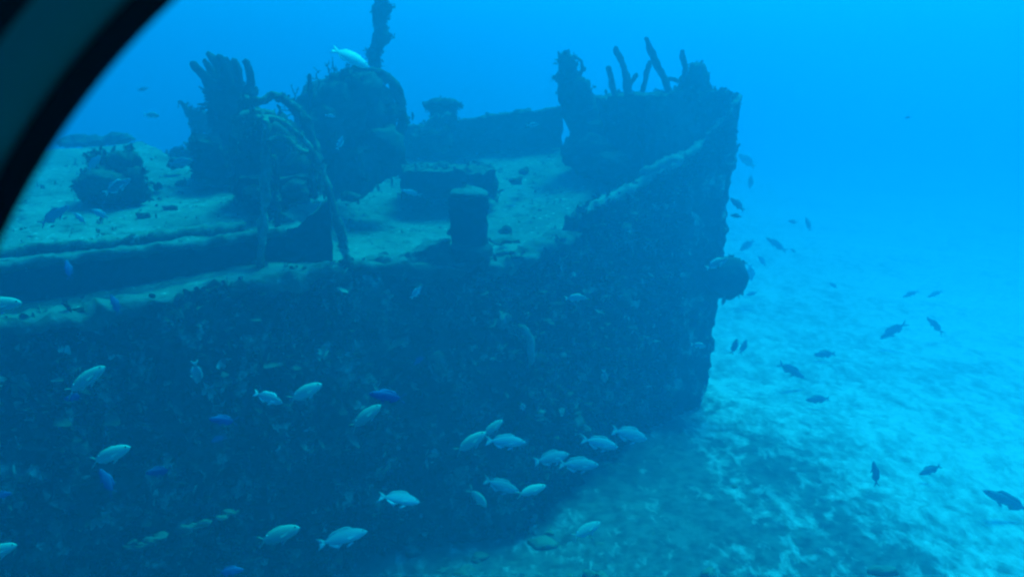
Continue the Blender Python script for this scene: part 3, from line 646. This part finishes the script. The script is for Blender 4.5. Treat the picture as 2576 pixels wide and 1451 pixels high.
# ------------------------------------------------------------------ fish
def fish_mesh(name, H, W, tail, mats, snout=1.0, dors=(.28, -.26, .07), anal=(-.02, -.26, .06), tailspan=.17, fork=.10, spot=False, hump=0):
    xs = np.array([.5, .48, .44, .38, .30, .20, .08, -.05, -.17, -.26, -.32, -.345]); 
    pr_ = np.array([.05, .20, .42, .64, .84, .97, 1.0, .92, .70, .44, .27, .24]); pr_ = pr_ ** snout
    wd = np.array([.10, .30, .58, .82, .96, 1.0, .95, .80, .55, .32, .18, .13])
    seg = 18; v = []; f = []; mi = []
    for x, h, ww in zip(xs, pr_, wd):
        zc = hump * h * .03
        for k in range(seg):
            a = 2 * math.pi * k / seg; v.append((x, math.cos(a) * W * ww, zc + math.sin(a) * H * h))
    n = len(xs)
    for i in range(n - 1):
        for k in range(seg):
            a = i * seg + k; b = i * seg + (k + 1) % seg; f.append((a, b, b + seg, a + seg)); mi.append(0)
    v.append((.508, 0, 0)); t = len(v) - 1
    for k in range(seg): f.append((t, (k + 1) % seg, k)); mi.append(0)
    f.append(tuple(range((n - 1) * seg, n * seg))); mi.append(0)
    def fin(poly, th=.006, y0=0, lean=0, m=1):
        b0 = len(v); L = len(poly)
        for s in (-1, 1):
            for x, z in poly: v.append((x, y0 + s * th + lean * (z), z))
        f.append(tuple(range(b0, b0 + L))); f.append(tuple(range(b0 + 2 * L - 1, b0 + L - 1, -1))); mi.extend([m, m])
        for k in range(L):
            q = (k + 1) % L; f.append((b0 + k, b0 + L + k, b0 + L + q, b0 + q)); mi.append(m)
    h = H * .22
    for s in (1, -1):
        fin([(-.33, -.002 * s), (-.33, s * h), (-.40, s * (h + (tailspan - h) * .55)), (-.5, s * tailspan), (-.47, s * tailspan * .62), (-.5 + fork, s * tailspan * .25), (-.5 + fork * 1.12, -.002 * s)])
    # dorsal fin in two lobes, anal, pelvic, pectoral
    x0, x1, dh = dors; zz = lambda x: np.interp(-x, -xs, pr_) * H + hump * np.interp(-x, -xs, pr_) * .03
    xx = np.linspace(x0, x1, 9); prof = [0, .75, 1, .95, .85, .8, .95, .7, 0]
    fin([(x, zz(x) - .012) for x in xx] + [(x - .02, zz(x) + dh * q) for x, q in list(zip(xx, prof))[::-1]])
    x0, x1, dh = anal; xx = np.linspace(x0, x1, 6); prof = [0, 1, .9, .7, .5, 0]
    fin([(x, -zz(x) + .012) for x in xx] + [(x - .03, -zz(x) - dh * q) for x, q in list(zip(xx, prof))[::-1]])
    fin([(.20, -zz(.2) + .012), (.10, -zz(.1) + .012), (.03, -zz(.1) - .07), (.09, -zz(.1) - .06)])
    for s in (-1, 1):
        b0 = len(v)
        for x, z, y in ((.235, -.02, .97), (.22, -.055, .95), (.09, -.095, 1.5), (.075, -.045, 1.55)): v.append((x, s * W * y, z))
        f.append((b0, b0 + 1, b0 + 2, b0 + 3)); mi.append(1)
        # eye: a small dome
        b0 = len(v); ex, ez, er = .405, H * .22, .022; yy = W * np.interp(-ex, -xs, wd) * .93
        v.append((ex, s * (yy + .012), ez))
        for k in range(10): v.append((ex + er * math.cos(k * .6283), s * (yy - .002), ez + er * math.sin(k * .6283)))
        for k in range(10): f.append((b0, b0 + 1 + k, b0 + 1 + (k + 1) % 10)); mi.append(2)
        if spot:
            b0 = len(v); ex, ez, er = -.235, H * .44, .02; yy = W * .34
            v.append((ex, s * (yy + .01), ez))
            for k in range(8): v.append((ex + er * math.cos(k * .785), s * (yy - .004), ez + er * math.sin(k * .785)))
            for k in range(8): f.append((b0, b0 + 1 + k, b0 + 1 + (k + 1) % 8)); mi.append(3)
    out = []
    for bend in (0, .22, -.22, .38):
        out.append(one_fish(name, [(x, y + bend * min(0, x - .1) ** 2 * (1 if bend else 0), z) for x, y, z in v], f, mats, mi))
    return out
def one_fish(name, v, f, mats, mi):
    me = bpy.data.meshes.new(name); me.from_pydata([tuple(map(float, q)) for q in v], [], f)
    for m in mats: me.materials.append(m)
    me.polygons.foreach_set('material_index', mi)
    me.polygons.foreach_set('use_smooth', [True] * len(me.polygons)); me.update(); return me
FRS = random.Random(21)
KIND = {
    'chromis': ('brown_chromis', fish_mesh('chromis', .150, .06, 0, [F_CHROMIS, F_CHROMIS, F_EYE, F_SPOT], .95, tailspan=.14, fork=.14, spot=True, dors=(.2, -.28, .022), anal=(-.04, -.27, .025)), .125, 'olive chromis before the hull'),
    'snapper': ('grey_snapper', fish_mesh('snapper', .145, .065, 0, [F_SNAPPER, F_SNAPPER, F_EYE, F_SPOT], 1.05, tailspan=.14, fork=.05, dors=(.26, -.28, .06), hump=.5), .26, 'school of grey snappers'),
    'blue': ('blue_chromis', fish_mesh('bluechromis', .135, .055, 0, [F_BLUE, F_BLUE, F_EYE, F_SPOT], .9, tailspan=.16, fork=.15), .085, 'blue chromis'),
    'dark': ('dark_reef_fish', fish_mesh('darkfish', .145, .06, 0, [F_DARK, F_DARK, F_EYE, F_SPOT], .9, tailspan=.13, fork=.07), .2, 'dark fish over the sand'),
    'parrot': ('parrotfish', fish_mesh('parrot', .165, .08, 0, [F_PALE, F_PALE, F_EYE, F_SPOT], .75, tailspan=.14, fork=.02, dors=(.3, -.28, .05)), .4, None),
    'slim': ('dark_wrasse', fish_mesh('slimfish', .10, .055, 0, [F_DARK, F_DARK, F_EYE, F_SPOT], .9, tailspan=.12, fork=.09), .22, 'dark fish over the sand'),
    'pale': ('pale_reef_fish', fish_mesh('palefish', .14, .06, 0, [F_SNAPPER, F_PALE, F_EYE, F_SPOT], .9, tailspan=.12, fork=.06), .16, 'pale fish close to the wreck'),
}
def fish(kind, tail, head, label, D=None, yaw=0, up=1, group=True, roll=0):
    name, me, L, grp = KIND[kind]
    px = math.hypot(head[0] - tail[0], head[1] - tail[1]) / max(.3, math.cos(R(yaw)))
    if D is None: D = L * FPX / px
    if kind in ('dark', 'slim') and min(tail[0], head[0]) > 1855 and max(tail[1], head[1]) > 380:      # out over the sand: as far off as the water above the bed allows
        D = min(D * 1.6, G(*(tail if tail[1] > head[1] else head), .14).y)
    a, b = P(*tail, D), P(*head, D); mid_ = (a + b) / 2; Lr = (b - a).length / max(.3, math.cos(R(yaw)))
    x = (b - a).normalized(); view = ray((tail[0] + head[0]) / 2, (tail[1] + head[1]) / 2).normalized()
    y = (view - x * view.dot(x)).normalized()
    x2 = (x * math.cos(R(yaw)) + y * math.sin(R(yaw))).normalized(); y2 = (y * math.cos(R(yaw)) - x * math.sin(R(yaw))).normalized()
    z = x2.cross(y2)
    ref = UPV if abs(x.dot(UPV)) < .85 else Vector((1, 0, 0)) * up
    if z.dot(ref) < 0: y2 = -y2; z = -z
    rl = R(roll) * (1 if y2.dot(view) > 0 else -1)
    y2, z = y2 * math.cos(rl) - z * math.sin(rl), z * math.cos(rl) + y2 * math.sin(rl)
    M = Matrix((x2, y2, z)).transposed().to_4x4()
    o = bpy.data.objects.new(name, FRS.choice(me)); COL.objects.link(o)
    hs = FRS.uniform(.90, 1.08)
    o.matrix_world = Matrix.Translation(mid_) @ M @ Matrix.Diagonal((Lr, Lr, Lr * hs, 1))
    return tag(o, label, 'fish', grp if group else None)
C, Sn, Bl, Dk, Sl, Pl = 'chromis', 'snapper', 'blue', 'dark', 'slim', 'pale'
FISH = [
 (C, (165, 988), (260, 925), 'bright olive fish heading up right, highest of the lower left fish', None, 10),
 (C, (222, 1163), (326, 1125), 'olive fish heading right above the bright blue fish at lower left', None, 5),
 (C, (724, 1006), (807, 967), 'olive fish just above and left of the brightest pale fish', None, 12),
 (C, (878, 1076), (957, 1020), 'brightest pale green fish, steeply angled, mid hull', None, 8),
 (C, (1144, 1137), (1221, 1088), 'pale olive fish overlapping the smaller olive fish, left of the snappers', None, 10),
 (C, (1213, 1097), (1262, 1058), 'smaller olive fish partly behind the pale olive one by the snappers', 4.2, 20),
 (C, (1298, 1246), (1373, 1221), 'olive fish touching the nose of a grey snapper', None, 10),
 (C, (1180, 1226), (1228, 1278), 'olive fish diving head down to the right below the snappers', 3.9, 25),
 (C, (645, 1364), (753, 1327), 'large olive fish near the bottom with a white spot by its tail', None, 5),
 (C, (-55, 1402), (40, 1371), 'olive fish cut off by the left edge at the bottom', None, 5),
 (C, (-70, 772), (52, 762), 'pale olive fish cut off by the left edge beside the silted ledge', None, 5),
 (C, (1440, 1352), (1508, 1314), 'faint olive fish over the shaded sand at the bottom centre', 4.8, 20),
 (Sn, (953, 1243), (1056, 1264), 'brightest grey snapper, alone at the left of its school', None, 8),
 (Sn, (1213, 1206), (1308, 1238), 'grey snapper nosing towards an olive fish tail', None, 10),
 (Sn, (1220, 1108), (1323, 1113), 'grey snapper right behind the two overlapping olive fish', None, 5),
 (Sn, (1342, 1162), (1432, 1142), 'faint grey snapper above another, tail down', None, 15),
 (Sn, (1402, 1168), (1507, 1170), 'grey snapper swimming level, lowest of the right hand pair', None, 5),
 (Sn, (1462, 1103), (1557, 1126), 'grey snapper leading below the faintest snapper', None, 10),
 (Sn, (1535, 1080), (1632, 1106), 'faintest grey snapper, farthest to the right of the school', 6.6, 15),
 (Sn, (806, 1366), (917, 1338), 'dim bluish snapper in deep shade at the bottom', 5.6, 25),
 (Pl, (1420, 751), (1476, 748), 'pale fish swimming level across the middle of the hull', None, 10),
 (Pl, (1773, 676), (1832, 650), 'pale fish crossing the rounded lump on the stem', 7.5, 10),
 (Pl, (1034, 751), (1059, 721), 'small slender pale fish climbing beside the upper hull', 6.0, 10),
 (Pl, (489, 908), (499, 971), 'pale fish hanging nose down against the hull', 5.0, 35),
 (Pl, (640, 988), (709, 1013), 'dim grey fish heading down right behind an olive fish', 4.6, 20),
 (Pl, (1738, 866), (1778, 872), 'very faint fish against the lower bow', 8.5, 10),
 (Pl, (1519, 930), (1522, 966), 'small faint fish hanging upright against the bow side', 7.0, 30),
 (Pl, (1312, 1010), (1318, 1035), 'tiny faint fish hanging by the hull below the porthole rim', 6.5, 30),
 (Bl, (215, 995), (158, 1004), 'deep blue fish just under the tail of the highest olive fish', None, 10),
 (Bl, (600, 1060), (524, 1054), 'blue fish heading left in the middle of the lower hull', None, 5),
 (Bl, (438, 1180), (364, 1190), 'brightest blue fish, below and right of an olive fish', None, 5),
 (Bl, (288, 1242), (252, 1180), 'dim blue fish rising steeply under an olive fish', None, 15),
 (Bl, (-22, 1250), (28, 1240), 'blue fish partly cut off by the left edge', 3.4, 5),
 (Bl, (176, 700), (168, 656), 'blue fish upright before the dark deck step', 4.0, 30),
 (Bl, (1022, 1003), (928, 990), 'long blue fish above the brightest pale green fish', None, 5),
 (Bl, (545, 1440), (612, 1432), 'blue fish at the very bottom edge', 3.0, 5),
 (Bl, (300, 790), (280, 742), 'dim blue fish upright at the silted ledge', 4.6, 25),
 (Bl, (570, 1096), (528, 1112), 'faint small blue fish below the blue fish heading left', 4.6, 15),
 (Bl, (1070, 892), (1040, 918), 'very faint blue fish over the mid hull', 5.0, 15),
 (Sl, (100, 566), (172, 518), 'dark bluish parrot shaped fish beside the window frame over the deck', 6.2, 10),
 (Dk, (216, 563), (186, 534), 'small dark fish between the bluish fish and the oval dark fish', 6.6, 10),
 (Dk, (274, 549), (230, 527), 'oval dark fish just below the coral mound', 6.8, 5),
 (Pl, (262, 488), (326, 452), 'pale blue fish in front of the coral mound', 6.4, 10),
 (Dk, (220, 428), (252, 393), 'faint dark fish at the upper left of the coral mound', 7.4, 10),
 (Dk, (424, 416), (484, 404), 'greenish dark fish swimming right towards the box', 8.0, 5),
 (Dk, (420, 392), (462, 370), 'faint dark fish above the greenish fish near the box', 8.6, 10),
 (Pl, (848, 377), (862, 343), 'slender pale fish rising in front of the large winch', 8.0, 10),
 (Pl, (818, 290), (844, 294), 'small pale fish at the left shoulder of the large winch', 8.0, 10),
 (Pl, (1324, 316), (1356, 314), 'small pale fish against the far bulwark', 11.0, 10),
 (Pl, (362, 289), (400, 292), 'faint pale fish in open water above the left deck', 9.5, 10),
 (Dk, (345, 228), (372, 222), 'barely visible fish high in the open water at left', 12, 10),
 (Sl, (1062, 493), (1008, 478), 'slim dark fish at the front edge of the hatch', 8.2, 10),
 (Dk, (1900, 422), (1858, 388), 'dark fish close to the upper stem, tail to the right', 9.5, 5),
 (Dk, (1890, 440), (1886, 475), 'small upright dark fish below the one by the upper stem', 9.5, 20),
 (Dk, (1872, 530), (1838, 498), 'dark fish touching the stem edge at mid height', 9.5, 5),
 (Dk, (1866, 545), (1838, 541), 'stubby dark fish under the one touching the stem', 9.5, 10),
 (Dk, (1898, 604), (1862, 630), 'dark fish above the rounded lump, heading down left', 9.6, 5),
 (Sl, (1978, 632), (1928, 598), 'slim dark fish pointing up left over the sand', 9.5, 5),
 (Dk, (2006, 560), (1984, 556), 'left one of two small dark fish higher over the sand', 9.8, 15),
 (Dk, (2038, 580), (2028, 548), 'right one of two small dark fish, upright, higher over the sand', 9.8, 20),
 (Dk, (1886, 664), (1890, 708), 'upright dark fish just right of the rounded lump', 9.6, 20),
 (Dk, (1926, 668), (1908, 644), 'small faint dark fish to the right of the rounded lump', 10.2, 10),
 (Dk, (1824, 742), (1817, 768), 'tiny dark fish tucked under the rounded lump', 9.6, 20),
 (Dk, (1840, 890), (1854, 852), 'left one of a slanted pair of dark fish beside the lower stem', 9.4, 15),
 (Dk, (1862, 890), (1878, 854), 'right one of a slanted pair of dark fish beside the lower stem', 9.6, 15),
 (Sl, (1953, 910), (2026, 952), 'clearest dark forked tail fish diving right over the sand', 8.5, 5),
 (Dk, (2102, 889), (2048, 892), 'dark fish level over the sand right of the diving fish', 9.5, 5),
 (Dk, (2106, 724), (2088, 712), 'small dark fish far over the open sand above the pale slope', 11, 10),
 (Sl, (2312, 731), (2272, 747), 'left one of two faint slim fish far over the sand', 11, 5),
 (Sl, (2372, 731), (2334, 747), 'right one of two faint slim fish far over the sand', 11, 5),
 (Dk, (2086, 1002), (2028, 1006), 'dark fish low over the mottled sand', 8.6, 10),
 (Sl, (2282, 811), (2214, 852), 'large faint slim fish climbing right over the far sand', 10.5, 5),
 (Sl, (2372, 838), (2332, 798), 'faint slim fish heading up left far out', 10.8, 5),
 (Dk, (2368, 1170), (2313, 1193), 'clear bluish dark fish over bright sand at right', 7.5, 5),
 (Sl, (2590, 1284), (2476, 1234), 'long dark fish at the right edge over bright sand', 6.8, 5),
 (Sl, (2205, 1218), (2198, 1163), 'slim dark fish hanging upright over the mottled sand', 7.8, 15),
 (Dk, (2292, 294), (2276, 298), 'tiny dark speck of a fish high in the open water at right', 12, 10),
 (Dk, (2002, 634), (1988, 626), 'tiny dark fish just right of the slim fish pointing up left', 10.5, 10),
 (Dk, (1905, 735), (1878, 742), 'faint dark fish low beside the stem', 10.5, 10),
]
for k, t, h, lab, D, yaw in FISH: fish(k, t, h, lab, D, yaw, roll=(26 if lab.startswith('bright') else 12) if k in (C, Sn) else 0)
fish('parrot', (838, 120), (925, 168), 'large pale fish with a yellowish tail against the thin column above the winch', 8.3, 10, group=False, roll=42)

# ------------------------------------------------------------------ submarine window the view is taken through
def window():
    d = .19; k = d / FPX; n3 = 200
    ctr = Vector((0, 0, EYE)) + FWD * d + Vector((1, 0, 0)) * ((1755 - 1288) * k) + UPV * (-(1412 - 725.5) * k)
    r0 = 1934 * k
    root = thing('submarine_window', tuple(ctr), 'dark rounded submarine window frame cutting off the upper left corner', 'window')
    def ring(prof, name, mat):
        v = []
        for i in range(n3):
            a = 2 * math.pi * i / n3; er = Vector((1, 0, 0)) * math.cos(a) + UPV * math.sin(a)
            for r, y in prof: v.append(ctr + er * r + FWD * y)
        m = len(prof); f = [(i * m + j, ((i + 1) % n3) * m + j, ((i + 1) % n3) * m + (j + 1) % m, i * m + (j + 1) % m) for i in range(n3) for j in range(m)]
        link(name, v, f, mat, root)
    u = k
    ring([(r0, .001), (r0, -.0015), (r0 + 8 * u, -.003), (r0 + 58 * u, -.003), (r0 + 62 * u, -.0015), (r0 + 62 * u, .001)], 'gasket', plain('black_rubber', (.001, .001, .0012), 1.0, .0))
    ring([(r0 + 63 * u, .001), (r0 + 63 * u, -.002), (r0 + 74 * u, -.005), (r0 + 196 * u, -.008), (r0 + 204 * u, -.007), (r0 + 204 * u, .001)], 'bezel', plain('painted_bezel', (.075, .12, .088), .8, .05))
    ring([(r0 + 205 * u, .004), (r0 + 205 * u, -.006), (r0 + 1100 * u, .004), (r0 + 1100 * u, .02)], 'hull_wall', plain('dark_wall', (.0015, .003, .0025), 1.0, .0))
window()

# ------------------------------------------------------------------ the water itself
mb = MB(); v = [(x, y, z) for z in (-1.2, 7.0) for x, y in ((-100, -65), (100, -65), (100, 115), (-100, 115))]
f = [(0, 3, 2, 1), (4, 5, 6, 7), (0, 1, 5, 4), (1, 2, 6, 5), (2, 3, 7, 6), (3, 0, 4, 7)]
m = bpy.data.materials.new('sea_water'); m.use_nodes = True; t = m.node_tree; t.nodes.clear()
o_ = t.nodes.new('ShaderNodeOutputMaterial'); pv = t.nodes.new('ShaderNodeVolumePrincipled')
pv.inputs['Color'].default_value = (.02, .455, .77, 1); pv.inputs['Absorption Color'].default_value = (0, 0, 0, 1)
pv.inputs['Density'].default_value = WATER_DENSITY; pv.inputs['Anisotropy'].default_value = .58
t.links.new(pv.outputs[0], o_.inputs['Volume'])
try: m.cycles.homogeneous_volume = True
except Exception: pass
hz = link('haze', v, f, m, smooth=False); tag(hz, kind='stuff'); hz.display_type = 'WIRE'
